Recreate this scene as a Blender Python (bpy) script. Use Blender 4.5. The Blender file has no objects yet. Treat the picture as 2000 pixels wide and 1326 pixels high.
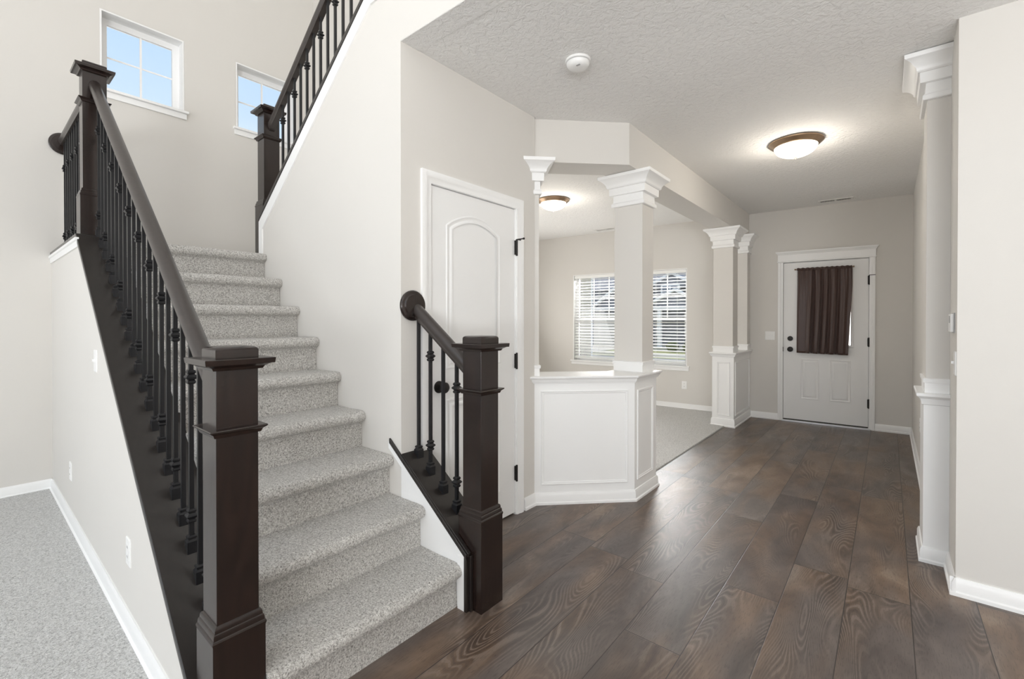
import bpy, math, random
from mathutils import Vector, Matrix
random.seed(4)
S = bpy.context.scene
COL = S.collection

# ------------------------------------------------------------------ camera
cam_d = bpy.data.cameras.new('camera'); cam = bpy.data.objects.new('camera', cam_d); COL.objects.link(cam)
cam_d.sensor_width = 36; cam_d.lens = 889 / 2000 * 36
cam_d.shift_y = -32.3 / 2000
cam_d.clip_start = .05; cam_d.clip_end = 300
cam.location = (0, 0, 1.31)
cam.rotation_euler = (math.radians(90 - .38), 0, math.radians(39.57))
S.camera = cam

# ------------------------------------------------------------------ colour management
vs = S.view_settings
vs.view_transform = 'Standard'; vs.look = 'None'; vs.gamma = 1; vs.use_curve_mapping = False
vs.exposure = 0.30
try:
    S.cycles.use_denoising = True
    S.cycles.max_bounces = 10; S.cycles.diffuse_bounces = 6; S.cycles.glossy_bounces = 4
    S.cycles.transparent_max_bounces = 16; S.cycles.transmission_bounces = 6
    S.cycles.caustics_reflective = False; S.cycles.caustics_refractive = False
    S.cycles.sample_clamp_indirect = 6
except Exception:
    pass

# ------------------------------------------------------------------ world: clear pale-blue sky
W = bpy.data.worlds.new('sky'); S.world = W; W.use_nodes = True
wt = W.node_tree; wt.nodes.clear()
wo = wt.nodes.new('ShaderNodeOutputWorld'); wb = wt.nodes.new('ShaderNodeBackground')
tc = wt.nodes.new('ShaderNodeTexCoord'); sx = wt.nodes.new('ShaderNodeSeparateXYZ'); rp = wt.nodes.new('ShaderNodeValToRGB')
wt.links.new(tc.outputs['Generated'], sx.inputs[0]); wt.links.new(sx.outputs['Z'], rp.inputs[0])
wt.links.new(rp.outputs[0], wb.inputs[0]); wt.links.new(wb.outputs[0], wo.inputs[0])
cr = rp.color_ramp
cr.elements[0].position = 0.0; cr.elements[0].color = (1.25, 1.22, 1.17, 1)
cr.elements[1].position = .9; cr.elements[1].color = (.42, .56, .78, 1)
e = cr.elements.new(.22); e.color = (.86, .91, .98, 1)
e = cr.elements.new(.36); e.color = (.52, .68, .86, 1)
e = cr.elements.new(.52); e.color = (.40, .60, .84, 1)
wb.inputs[1].default_value = 1.0

# ------------------------------------------------------------------ sun, window daylight and added fill lamps
def lamp(name, kind, loc, rot, energy, color=(1, 1, 1), **kw):
    d = bpy.data.lights.new(name, kind); d.energy = energy; d.color = color
    for k, v in kw.items(): setattr(d, k, v)
    o = bpy.data.objects.new(name, d); COL.objects.link(o); o.location = loc; o.rotation_euler = rot
    return o
def aim(v):
    return Vector(v).to_track_quat('-Z', 'Y').to_euler()
lamp('sun', 'SUN', (-20, 3, 20), aim((1, -.12, -1.02)), 2.0, (1, .93, .82), angle=math.radians(.6))
# daylight entering through the tall living-room windows behind the camera
lamp('daylight_rear_window', 'AREA', (-2.6, -3.85, 1.9), aim((0, 1, .1)), 42, (.93, .965, 1), shape='RECTANGLE', size=4.2, size_y=3.0)
lamp('daylight_rear_window_upper', 'AREA', (-1.0, -3.85, 4.4), aim((0, 1, -.1)), 26, (.93, .965, 1), shape='RECTANGLE', size=6.0, size_y=1.6)
lamp('fill_ceiling_rear', 'AREA', (2.2, -3.7, 1.0), aim((-.15, 1, 1.9)), 285, (.955, .98, 1), shape='RECTANGLE', size=2.8, size_y=1.8)  # added low fill lamp, aimed up to brighten the hall ceiling
lamp('fill_ceiling_right', 'AREA', (3.9, .3, 1.2), aim((-1, .7, 2.2)), 70, (1, .985, .96), shape='RECTANGLE', size=3.0, size_y=1.6)  # added fill on the solid right wall, lifts the ceiling; no window here
lamp('fill_dining_side', 'AREA', (-4.9, 4.7, 1.3), aim((1, 0, .3)), 36, (1, .98, .95), shape='RECTANGLE', size=2.4, size_y=1.6)  # added fill lamp on the unseen dining wall, which has no opening
# added outdoor panel above the dining window view, for sheen on the floor
lamp('fill_floor_sheen', 'AREA', (-3.8, 8.7, 3.25), aim((.05, -1, -.1)), 2200, (1, .99, .98), shape='RECTANGLE', size=7.0, size_y=1.6)

# ------------------------------------------------------------------ node materials
def newmat(name):
    m = bpy.data.materials.new(name); m.use_nodes = True
    nt = m.node_tree; nt.nodes.clear()
    out = nt.nodes.new('ShaderNodeOutputMaterial'); b = nt.nodes.new('ShaderNodeBsdfPrincipled')
    nt.links.new(b.outputs[0], out.inputs[0])
    return m, nt, b
class N:
    """tiny node-graph helper"""
    def __init__(s, nt): s.nt = nt
    def n(s, t, **kw):
        x = s.nt.nodes.new(t)
        for k, v in kw.items(): setattr(x, k, v)
        return x
    def put(s, sock, v):
        if hasattr(v, 'node'): s.nt.links.new(v, sock)
        else: sock.default_value = v
    def m(s, op, a, b=0.0, c=0.0):
        x = s.n('ShaderNodeMath', operation=op); s.put(x.inputs[0], a); s.put(x.inputs[1], b); s.put(x.inputs[2], c)
        return x.outputs[0]
    def xyz(s, x, y, z):
        c = s.n('ShaderNodeCombineXYZ'); s.put(c.inputs[0], x); s.put(c.inputs[1], y); s.put(c.inputs[2], z); return c.outputs[0]
    def sep(s, v):
        c = s.n('ShaderNodeSeparateXYZ'); s.put(c.inputs[0], v); return c.outputs
    def coord(s): return s.n('ShaderNodeTexCoord').outputs['Object']
    def noise(s, v, scale, detail=2, rough=.5, dist=0):
        x = s.n('ShaderNodeTexNoise'); s.put(x.inputs['Vector'], v); s.put(x.inputs['Scale'], scale)
        x.inputs['Detail'].default_value = detail; x.inputs['Roughness'].default_value = rough; x.inputs['Distortion'].default_value = dist
        return x.outputs['Fac']
    def white(s, v):
        x = s.n('ShaderNodeTexWhiteNoise', noise_dimensions='3D'); s.put(x.inputs['Vector'], v); return x.outputs['Value']
    def ramp(s, f, stops):
        x = s.n('ShaderNodeValToRGB'); s.put(x.inputs[0], f); r = x.color_ramp
        while len(r.elements) > 1: r.elements.remove(r.elements[-1])
        r.elements[0].position = stops[0][0]; r.elements[0].color = (*stops[0][1], 1)
        for p, c in stops[1:]:
            e = r.elements.new(p); e.color = (*c, 1)
        return x.outputs[0]
    def mix(s, f, a, b, mode='MIX'):
        x = s.n('ShaderNodeMix', data_type='RGBA', blend_type=mode); s.put(x.inputs[0], f)
        s.put(x.inputs[6], a if hasattr(a, 'node') else (*a, 1)); s.put(x.inputs[7], b if hasattr(b, 'node') else (*b, 1))
        return x.outputs[2]
    def bump(s, h, strength, dist, b):
        x = s.n('ShaderNodeBump'); x.inputs['Strength'].default_value = strength; x.inputs['Distance'].default_value = dist
        s.put(x.inputs['Height'], h); s.nt.links.new(x.outputs[0], b.inputs['Normal'])

def plain(name, col, rough=.5, metal=0, spec=.5, bumps=None, var=0.0, vscale=3):
    m, nt, b = newmat(name); g = N(nt)
    b.inputs['Roughness'].default_value = rough; b.inputs['Metallic'].default_value = metal
    b.inputs['Specular IOR Level'].default_value = spec
    co = g.coord()
    f = g.noise(co, vscale, 3)
    c2 = tuple(min(1, c * (1 + var)) for c in col); c1 = tuple(c * (1 - var) for c in col)
    g.put(b.inputs['Base Color'], g.mix(f, c1, c2))
    if bumps:
        sc, st, di = bumps
        g.bump(g.noise(co, sc, 4, .6), st, di, b)
    return m

M = {}
M['wall'] = plain('greige_wall_paint', (.69, .668, .634), .75, spec=.25, bumps=(260, .12, .002), var=.01)
M['trim'] = plain('white_trim_paint', (.88, .88, .875), .38, bumps=(40, .04, .001), var=.005)
M['door'] = plain('white_door_paint', (.84, .84, .835), .42, bumps=(60, .05, .001), var=.006)
M['iron'] = plain('black_satin_iron', (.012, .012, .014), .38, metal=.3, spec=.6, var=.2, vscale=30)
M['black'] = plain('oil_rubbed_black', (.016, .014, .013), .42, metal=.4, var=.2, vscale=40)
M['bronze'] = plain('brushed_bronze', (.33, .23, .15), .32, metal=.9, var=.15, vscale=25)
M['plastic'] = plain('white_plastic', (.85, .85, .84), .35, var=.01)
M['grey_plastic'] = plain('grey_plastic', (.42, .42, .42), .45, var=.03)
M['slot'] = plain('dark_slot', (.03, .03, .03), .7, var=.1)
M['vent'] = plain('white_vent_enamel', (.78, .77, .75), .45, var=.02)
M['vinyl'] = plain('white_window_vinyl', (.90, .90, .90), .35, var=.01)
M['slat'] = plain('white_blind_slat', (.90, .90, .88), .45, var=.01)
M['alu'] = plain('threshold_aluminium', (.75, .75, .76), .3, metal=.8, var=.03)
M['rubber'] = plain('dark_threshold_rubber', (.05, .045, .04), .7, var=.1)

m, nt, b = newmat('knockdown_ceiling'); g = N(nt); M['ceiling'] = m
co = g.coord(); f = g.noise(co, 34, 5, .62, .6)
g.put(b.inputs['Base Color'], g.mix(g.noise(co, 1.5, 2), (.85, .845, .83), (.88, .87, .855)))
b.inputs['Roughness'].default_value = .85
g.bump(g.m('SMOOTH_MIN', f, .58, .08), .7, .018, b)

def carpet(name, dark, mid, light, sc):
    m, nt, b = newmat(name); g = N(nt); co = g.coord()
    b.inputs['Roughness'].default_value = 1; b.inputs['Specular IOR Level'].default_value = .1
    b.inputs['Sheen Weight'].default_value = .2
    f = g.noise(co, sc, 3, .75, .8); f2 = g.noise(co, sc * .22, 3, .6)
    c = g.ramp(f, [(.34, dark), (.47, mid), (.62, light)])
    c = g.mix(g.m('MULTIPLY', g.m('SUBTRACT', 1.0, f2), .28), c, tuple(x * .6 for x in mid))
    g.put(b.inputs['Base Color'], c)
    g.bump(g.m('ADD', f, g.m('MULTIPLY', f2, .8)), .9, .008, b)
    return m
M['stair_carpet'] = carpet('speckled_stair_carpet', (.19, .175, .16), (.56, .54, .51), (.90, .88, .845), 150)
M['carpet'] = carpet('pale_grey_carpet', (.28, .275, .265), (.60, .595, .58), (.84, .835, .82), 130)

# espresso stained oak
def espresso(name, axis, base=(.009, .0055, .0045), hi=(.028, .0145, .011), rough=.27, ringa=.16):
    m, nt, b = newmat(name); g = N(nt); co = g.coord(); x, y, z = g.sep(co)
    st = [1.0, 1.0, 1.0]; st['xyz'.index(axis)] = .09
    v = g.xyz(g.m('MULTIPLY', x, st[0]), g.m('MULTIPLY', y, st[1]), g.m('MULTIPLY', z, st[2]))
    n1 = g.noise(v, 55, 4, .6)
    v2 = g.xyz(g.m('MULTIPLY', x, st[0] if axis != 'x' else .14), g.m('MULTIPLY', y, st[1] if axis != 'y' else .14), g.m('MULTIPLY', z, st[2] if axis != 'z' else .14))
    n2 = g.noise(v2, 5.5, 2, .5)
    ring = g.m('SINE', g.m('MULTIPLY', n2, 95.0))
    f = g.m('ADD', g.m('MULTIPLY', n1, .7), g.m('MULTIPLY', ring, ringa))
    g.put(b.inputs['Base Color'], g.mix(f, base, hi))
    b.inputs['Roughness'].default_value = rough
    b.inputs['Coat Weight'].default_value = .25; b.inputs['Coat Roughness'].default_value = .18
    g.bump(f, .18, .0015, b)
    return m
M['esp'] = espresso('espresso_stained_oak', 'z')
M['esp_rail'] = espresso('espresso_handrail', 'x', base=(.022, .017, .015), hi=(.05, .038, .033), rough=.36, ringa=.04)
M['esp_plate'] = espresso('espresso_plate', 'x', base=(.010, .008, .007), hi=(.024, .018, .015), rough=.3, ringa=.03)

# wood plank floor: boards .235 m wide running along Y
m, nt, b = newmat('dark_wood_planks'); g = N(nt); M['floor'] = m
x, y, z = g.sep(g.coord())
px = g.m('DIVIDE', g.m('SUBTRACT', x, .085), .235)
col = g.m('FLOOR', px); fx = g.m('SUBTRACT', px, col)
off = g.m('MULTIPLY', g.white(g.xyz(col, 3.1, 0)), 1.0)
py = g.m('ADD', g.m('DIVIDE', y, 1.52), off); row = g.m('FLOOR', py); fy = g.m('SUBTRACT', py, row)
rid = g.white(g.xyz(col, row, 5.7)); rid2 = g.white(g.xyz(row, col, 9.1))
sx_ = g.m('MULTIPLY', g.m('MINIMUM', fx, g.m('SUBTRACT', 1.0, fx)), .235)
sy_ = g.m('MULTIPLY', g.m('MINIMUM', fy, g.m('SUBTRACT', 1.0, fy)), 1.52)
seam = g.m('MINIMUM', sx_, sy_)
seamf = g.m('LESS_THAN', seam, .0018)
lx = g.m('SUBTRACT', fx, .5)
bx = g.m('ADD', g.m('MULTIPLY', lx, .235), g.m('MULTIPLY', rid, 37.0))
by = g.m('ADD', y, g.m('MULTIPLY', rid2, 23.0))
v1 = g.xyz(g.m('MULTIPLY', bx, 5.5), g.m('MULTIPLY', by, .95), 0.0)
big = g.noise(v1, 1.0, 1, .4, .25)                     # contour field -> cathedral rings
rings = g.m('SINE', g.m('MULTIPLY', big, 270.0))
ringm = g.m('SMOOTH_MIN', g.m('MAXIMUM', g.noise(g.xyz(g.m('MULTIPLY', bx, 5.0), g.m('MULTIPLY', by, 1.1), 4.0), 1.3, 2), .0), 1.0, .1)
ringamt = g.ramp(ringm, [(.46, (0, 0, 0)), (.66, (1, 1, 1))])
fine = g.noise(g.xyz(g.m('MULTIPLY', bx, 1.0), g.m('MULTIPLY', by, .022), 0.0), 190, 3, .6)
pore = g.noise(g.xyz(g.m('MULTIPLY', bx, 1.0), g.m('MULTIPLY', by, .10), 7.0), 260, 2, .5)
mott = g.noise(g.xyz(g.m('MULTIPLY', bx, 4.0), g.m('MULTIPLY', by, 1.5), 2.0), 1.6, 4, .55, .8)
warm = g.noise(g.xyz(g.m('MULTIPLY', bx, 3.0), g.m('MULTIPLY', by, .9), 12.0), 1.3, 2, .5)
tone = g.m('ADD', g.m('MULTIPLY', mott, 1.05), g.m('ADD', g.m('MULTIPLY', rid, .20), g.m('MULTIPLY', fine, .22)))
cool = g.ramp(tone, [(.45, (.055, .043, .039)), (.70, (.105, .084, .075)), (.92, (.155, .128, .113)), (1.05, (.20, .17, .15))])
wrm = g.ramp(tone, [(.45, (.062, .039, .028)), (.70, (.135, .088, .060)), (.92, (.20, .138, .096)), (1.05, (.25, .18, .13))])
base = g.mix(g.ramp(warm, [(.42, (0, 0, 0)), (.60, (1, 1, 1))]), cool, wrm)
line = g.ramp(rings, [(.35, (0, 0, 0)), (.8, (1, 1, 1))])
base = g.mix(g.m('MULTIPLY', g.m('MULTIPLY', line, ringamt), .36), base, (.30, .245, .205))
dark = g.ramp(g.m('MULTIPLY', rings, -1.0), [(.3, (0, 0, 0)), (.9, (1, 1, 1))])
base = g.mix(g.m('MULTIPLY', g.m('MULTIPLY', dark, ringamt), .35), base, (.035, .026, .022))
base = g.mix(g.m('MULTIPLY', g.m('LESS_THAN', pore, .40), .30), base, (.03, .022, .018))
base = g.mix(seamf, base, (.035, .026, .022))
g.put(b.inputs['Base Color'], base)
g.put(b.inputs['Roughness'], g.m('ADD', .30, g.m('MULTIPLY', fine, .20)))
b.inputs['Specular IOR Level'].default_value = .6
hh = g.m('ADD', g.m('MULTIPLY', g.m('MULTIPLY', rings, ringamt), .22), g.m('ADD', g.m('MULTIPLY', fine, .4), g.m('MULTIPLY', g.m('MINIMUM', g.m('DIVIDE', seam, .0035), 1.0), 1.8)))
g.bump(hh, .22, .0016, b)

# glass pane (thin): mostly transparent, a little mirror
def thin_glass():
    m = bpy.data.materials.new('window_glass'); m.use_nodes = True; nt = m.node_tree; nt.nodes.clear()
    o = nt.nodes.new('ShaderNodeOutputMaterial'); mx = nt.nodes.new('ShaderNodeMixShader')
    t = nt.nodes.new('ShaderNodeBsdfTransparent'); gl = nt.nodes.new('ShaderNodeBsdfGlossy'); fr = nt.nodes.new('ShaderNodeFresnel')
    fr.inputs[0].default_value = 1.45; gl.inputs['Roughness'].default_value = .02
    nt.links.new(fr.outputs[0], mx.inputs[0]); nt.links.new(t.outputs[0], mx.inputs[1]); nt.links.new(gl.outputs[0], mx.inputs[2])
    nt.links.new(mx.outputs[0], o.inputs[0]); return m
M['glass'] = thin_glass()
def glow(name, col, st):
    m, nt, b = newmat(name); b.inputs['Base Color'].default_value = (.9, .88, .84, 1)
    b.inputs['Emission Color'].default_value = (*col, 1); b.inputs['Emission Strength'].default_value = st
    b.inputs['Roughness'].default_value = .3; return m
M['lampglass'] = glow('lit_alabaster_glass', (1, .94, .85), 3.2)

m, nt, b = newmat('brown_satin_curtain'); g = N(nt); M['curtain'] = m
co = g.coord(); x, y, z = g.sep(co)
f = g.noise(g.xyz(g.m('MULTIPLY', x, 1.0), y, g.m('MULTIPLY', z, .4)), 320, 2)
g.put(b.inputs['Base Color'], g.mix(f, (.036, .015, .010), (.062, .027, .019)))
b.inputs['Roughness'].default_value = .42; b.inputs['Sheen Weight'].default_value = .3
g.bump(f, .2, .001, b)

def siding(name, c):
    m, nt, b = newmat(name); g = N(nt); x, y, z = g.sep(g.coord())
    f = g.m('FRACT', g.m('DIVIDE', z, .13))
    g.put(b.inputs['Base Color'], g.mix(g.m('LESS_THAN', f, .12), c, tuple(v * .6 for v in c)))
    b.inputs['Roughness'].default_value = .8; g.bump(f, .5, .01, b); return m
M['siding_dark'] = siding('slate_grey_siding', (.24, .25, .28))
M['siding_tan'] = siding('cream_siding', (.50, .46, .39))
M['shingle'] = plain('grey_roof_shingles', (.30, .29, .30), .9, bumps=(30, .5, .02), var=.25, vscale=18)
M['grass'] = plain('lawn_grass', (.40, .40, .20), .95, bumps=(60, .6, .02), var=.2, vscale=9)
M['concrete'] = plain('pale_concrete', (.56, .53, .48), .9, bumps=(50, .2, .004), var=.06, vscale=4)
M['asphalt'] = plain('road_asphalt', (.36, .35, .34), .95, bumps=(80, .3, .006), var=.08, vscale=6)
M['darkglass'] = plain('house_window_glass', (.16, .19, .24), .15, var=.1)
M['white_ext'] = plain('white_exterior_trim', (.80, .80, .80), .6, var=.02)
M['garage'] = plain('garage_door_paint', (.60, .57, .52), .6, var=.03)
M['bark'] = plain('tree_bark', (.10, .07, .05), .9, bumps=(30, .5, .01), var=.2)
M['leaf'] = plain('bush_leaves', (.09, .11, .045), .8, bumps=(25, .6, .03), var=.4, vscale=14)

def translucent(name, col):
    m = bpy.data.materials.new(name); m.use_nodes = True; nt = m.node_tree; nt.nodes.clear()
    o = nt.nodes.new('ShaderNodeOutputMaterial'); mx = nt.nodes.new('ShaderNodeMixShader'); mx.inputs[0].default_value = .6
    a = nt.nodes.new('ShaderNodeBsdfDiffuse'); t = nt.nodes.new('ShaderNodeBsdfTranslucent'); a.inputs[0].default_value = (*col, 1); t.inputs[0].default_value = (*col, 1)
    nt.links.new(a.outputs[0], mx.inputs[1]); nt.links.new(t.outputs[0], mx.inputs[2]); nt.links.new(mx.outputs[0], o.inputs[0]); return m
M['shade'] = translucent('white_window_shade', (.92, .92, .90))

# ------------------------------------------------------------------ mesh helpers
class MB:
    def __init__(s): s.v = []; s.f = []
    def add(s, vs, fs, T=None):
        o = len(s.v)
        for p in vs:
            p = Vector(p); s.v.append(T @ p if T else p)
        s.f += [[i + o for i in f] for f in fs]; return s
    def box(s, x0, x1, y0, y1, z0, z1, T=None):
        x0, x1 = sorted((x0, x1)); y0, y1 = sorted((y0, y1)); z0, z1 = sorted((z0, z1))
        return s.add([(x0, y0, z0), (x1, y0, z0), (x1, y1, z0), (x0, y1, z0), (x0, y0, z1), (x1, y0, z1), (x1, y1, z1), (x0, y1, z1)],
                     [(0, 3, 2, 1), (4, 5, 6, 7), (0, 1, 5, 4), (1, 2, 6, 5), (2, 3, 7, 6), (3, 0, 4, 7)], T)
    def prism(s, poly, a, b, ax='y', T=None):
        """poly of 2-D points extruded from a to b along ax; the polygon lives in the two other axes"""
        if ax == 'y': P = lambda p, t: (p[0], t, p[1])
        elif ax == 'x': P = lambda p, t: (t, p[0], p[1])
        else: P = lambda p, t: (p[0], p[1], t)
        n = len(poly)
        return s.add([P(p, a) for p in poly] + [P(p, b) for p in poly],
                     [list(range(n))[::-1], list(range(n, 2 * n))] + [(i, (i + 1) % n, n + (i + 1) % n, n + i) for i in range(n)], T)
    def loft(s, loops, T=None, cap=True, closed=True):
        n = len(loops[0]); vs = [p for l in loops for p in l]; fs = []
        for k in range(len(loops) - 1):
            for i in range(n if closed else n - 1):
                j = (i + 1) % n; fs.append((k * n + i, k * n + j, (k + 1) * n + j, (k + 1) * n + i))
        if cap: fs += [list(range(n))[::-1], [len(vs) - n + i for i in range(n)]]
        return s.add(vs, fs, T)
    def rects(s, x0, x1, y0, y1, prof, T=None):
        """stack of rectangles: prof = [(z, outset)]"""
        return s.loft([[(x0 - o, y0 - o, z), (x1 + o, y0 - o, z), (x1 + o, y1 + o, z), (x0 - o, y1 + o, z)] for z, o in prof], T)
    def lathe(s, prof, c=(0, 0, 0), n=40, T=None, axis='z'):
        L = []
        for r, h in prof:
            ring = []
            for i in range(n):
                a = 2 * math.pi * i / n; u, v = r * math.cos(a), r * math.sin(a)
                ring.append({'z': (c[0] + u, c[1] + v, c[2] + h), 'x': (c[0] + h, c[1] + u, c[2] + v), 'y': (c[0] + u, c[1] + h, c[2] - v)}[axis])
            L.append(ring)
        return s.loft(L, T)
    def ring(s, poly, prof, frame):
        """moulding that follows a closed outline: prof = [(inset, height)], frame maps (u, w, d) to 3-D"""
        n = len(poly); loops = []
        area = sum(poly[i][0] * poly[(i + 1) % n][1] - poly[(i + 1) % n][0] * poly[i][1] for i in range(n))
        sg = 1 if area > 0 else -1
        nor = []
        for i in range(n):
            p0, p1, p2 = Vector(poly[i - 1]), Vector(poly[i]), Vector(poly[(i + 1) % n])
            a = (p1 - p0).normalized(); b_ = (p2 - p1).normalized()
            na = Vector((-a.y, a.x)) * sg; nb = Vector((-b_.y, b_.x)) * sg
            m_ = (na + nb); m_ = m_ / max(.2, m_.dot(na)); nor.append(m_)
        for d, h in prof:
            loops.append([frame(poly[i][0] + nor[i].x * d, poly[i][1] + nor[i].y * d, h) for i in range(n)])
        return s.loft(loops, cap=False)

INV = {}
def mesh_obj(name, mb, mat, parent=None, bevel=0, smooth=38, solid=0, sub=0):
    root = parent
    while root is not None and root.parent is not None: root = root.parent
    T = INV.get(root.name) if root is not None else None
    me = bpy.data.meshes.new(name)
    me.from_pydata([(T @ p if T else p)[:] for p in mb.v], [], mb.f)
    me.validate(); 
    import bmesh
    bm = bmesh.new(); bm.from_mesh(me); bmesh.ops.recalc_face_normals(bm, faces=bm.faces[:]); bm.to_mesh(me); bm.free()
    me.materials.append(mat)
    if smooth:
        for p in me.polygons: p.use_smooth = True
        me.set_sharp_from_angle(angle=math.radians(smooth))
    o = bpy.data.objects.new(name, me); COL.objects.link(o)
    if parent: o.parent = parent
    if solid:
        md = o.modifiers.new('solid', 'SOLIDIFY'); md.thickness = solid; md.offset = 0
    if bevel:
        md = o.modifiers.new('bevel', 'BEVEL'); md.width = bevel; md.segments = 2; md.limit_method = 'ANGLE'; md.angle_limit = math.radians(40)
        md.harden_normals = True
    return o
def tag(o, label=None, cat=None, group=None, kind=None):
    if label: o['label'] = label
    if cat: o['category'] = cat
    if group: o['group'] = group
    if kind: o['kind'] = kind
    return o
def thing(name, loc, label, cat, group=None, rz=0, kind=None):
    o = bpy.data.objects.new(name, None); COL.objects.link(o); o.location = loc; o.rotation_euler = (0, 0, rz)
    o.empty_display_size = .1
    INV[o.name] = (Matrix.Translation(Vector(loc)) @ Matrix.Rotation(rz, 4, 'Z')).inverted()
    return tag(o, label, cat, group, kind)
def struct(name, mb, mat, **kw):
    return tag(mesh_obj(name, mb, mat, **kw), kind='structure')
def copy_tree(o, parent=None):
    c = o.copy(); COL.objects.link(c)
    if parent: c.parent = parent
    for ch in list(o.children): copy_tree(ch, c)
    return c

def cells(mb, u0, u1, z0, z1, holes, d0, d1, T):
    """slab in a local (u, d, z) frame with rectangular holes (u0,u1,z0,z1)"""
    us = sorted({u0, u1, *[h[0] for h in holes], *[h[1] for h in holes]})
    for a, b_ in zip(us, us[1:]):
        if b_ <= u0 or a >= u1: continue
        mid = (a + b_) / 2; blk = sorted((h[2], h[3]) for h in holes if h[0] < mid < h[1]); z = z0
        for p, q in blk:
            if p > z: mb.box(a, b_, d0, d1, z, p, T)
            z = q
        if z < z1: mb.box(a, b_, d0, d1, z, z1, T)
    return mb

# ------------------------------------------------------------------ frames
TH = math.atan(.055)
TF = Matrix.Translation((-1.43, 6.81, 0)) @ Matrix.Rotation(TH, 4, 'Z')       # front wall: u along wall, d into the wall, z up
T45 = Matrix.Translation((-1.93, 2.585, 0)) @ Matrix.Rotation(math.radians(45), 4, 'Z')   # angled half wall, d>0 behind it
TL = Matrix.Translation((-4.99, 0, 0)) @ Matrix.Rotation(math.radians(90), 4, 'Z')        # left wall: u = y, d = into the wall (-x)
XW = -4.99
CEIL = 2.74

# ------------------------------------------------------------------ room shell
struct('floor', MB().prism([(-1.93, -4), (4, -4), (4, 7.15), (-1.54, 6.86), (-1.54, 3.30), (-1.80, 3.0), (-1.93, 2.8), (-1.93, 2.4), (-2.05, 2.4), (-2.05, 1.6), (-1.93, 1.6)], -.05, 0, 'z'), M['floor'], smooth=0)
struct('floor_living', MB().box(-4.99, -1.50, -4, .447, -.06, .012), M['carpet'], smooth=0, bevel=.006)
struct('floor_dining', MB().prism([(-4.99, 2.72), (-2.1, 2.72), (-1.95, 2.86), (-1.545, 3.27), (-1.545, 6.86), (-4.99, 6.67)], -.06, .014, 'z'), M['carpet'], smooth=0, bevel=.006)
mb = MB()
WIN_L = [(.735, 1.315, 3.215, 3.866), (1.745, 2.325, 3.215, 3.866)]
cells(mb, -4.15, 7.2, 0, 5.5, WIN_L, 0, .17, TL)
struct('wall_left', mb, M['wall'], smooth=0)
struct('wall_stair', MB().prism([(-3.657, 0), (-1.93, 0), (-1.93, 2.74), (4, 2.74), (4, 3.09), (-2.25, 3.09), (-3.657, 2.055)], 1.44, 1.56, 'y'), M['wall'], smooth=0)
mb = MB(); mb.box(-2.05, -1.93, 1.56, 1.634, 0, CEIL); mb.box(-2.05, -1.93, 1.634, 2.373, 2.055, CEIL)
mb.prism([(-2.05, 2.373), (-1.93, 2.373), (-1.93, 2.585), (-2.05, 2.705)], 0, CEIL, 'z')
mb.box(-2.062, -2.0505, 1.565, 2.53, 0, CEIL)
struct('wall_closet', mb, M['wall'], smooth=0)
struct('wall_rear_stair', MB().box(-4.99, 4, 2.54, 2.60, CEIL + .03, 5.5).box(-4.99, -2.05, 2.54, 2.71, 0, CEIL), M['wall'], smooth=0)
struct('ceiling', MB().prism([(-1.93, 1.56), (4, 1.56), (4, 7.2), (-4.99, 7.2), (-4.99, 2.60), (-1.93, 2.60)], CEIL, CEIL + .12, 'z').box(-1.93, 4, 1.441, 1.56, CEIL - .002, CEIL + .05), M['ceiling'], smooth=0)
struct('ceiling_upper', MB().box(-4.99, 4, -4, 2.6, 5.5, 5.6), M['ceiling'], smooth=0)
WIN_F = (-2.72, -.84, .63, 2.07)
mb = MB(); cells(mb, -3.62, 5.5, 0, CEIL, [WIN_F, (.366, 1.264, 0, 2.056)], 0, .16, TF)
struct('wall_front', mb, M['wall'], smooth=0)
struct('wall_right', MB().box(.215, .42, 3.62, 6.9, 0, CEIL).box(.253, .42, 3.14, 3.62, 0, CEIL).box(.253, 4, 3.02, 3.14, 0, CEIL), M['wall'], smooth=0)
struct('wall_right_rear', MB().box(4, 4.15, -4.15, 7.2, 0, 5.5), M['wall'], smooth=0)
mb = MB(); cells(mb, -4.99, 4, 0, 5.5, [(-4.7, -.5, .4, 3.4), (-4.0, 2.0, 3.6, 5.2), (1.2, 3.6, .02, 2.3)], 0, .15, Matrix.Translation((0, -4.15, 0)))
struct('wall_rear', mb, M['wall'], smooth=0)
# dropped beam over the half walls: runs straight down the hall, turns 45 degrees to the closet wall
bo = [(-1.455, 6.80), (-1.455, 3.098), (-1.95, 2.603), (-2.13, 2.78), (-1.711, 3.20), (-1.711, 6.79)]
struct('trim_beam', MB().prism(bo, 2.437, CEIL + .01, 'z'), M['wall'], smooth=0)

# ------------------------------------------------------------------ baseboards
BP = [(0, 0), (.022, 0), (.022, .016), (.014, .022), (.014, .062), (.009, .074), (.006, .083), (0, .083)]
def base_run(mb, a, b, side=1, prof=BP):
    """profile swept from a to b; side=+1 puts the board to the left of a->b"""
    a = Vector((*a, 0)); b = Vector((*b, 0)); d = (b - a).normalized(); n = Vector((-d.y, d.x, 0)) * side
    return mb.loft([[p + n * o + Vector((0, 0, z)) for o, z in prof] for p in (a, b)])
def FW(u, d=0):
    p = TF @ Vector((u, d, 0)); return (p.x, p.y)
mb = MB(); base_run(mb, (-4.99, -4), (-4.99, .447), -1); struct('baseboard_left', mb, M['trim'])
mb = MB(); base_run(mb, (-4.99, .447), (-1.62, .447), -1); struct('baseboard_stair', mb, M['trim'])
mb = MB(); base_run(mb, (-1.93, 2.46), (-1.93, 2.60), -1); struct('baseboard_closet', mb, M['trim'])
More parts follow.
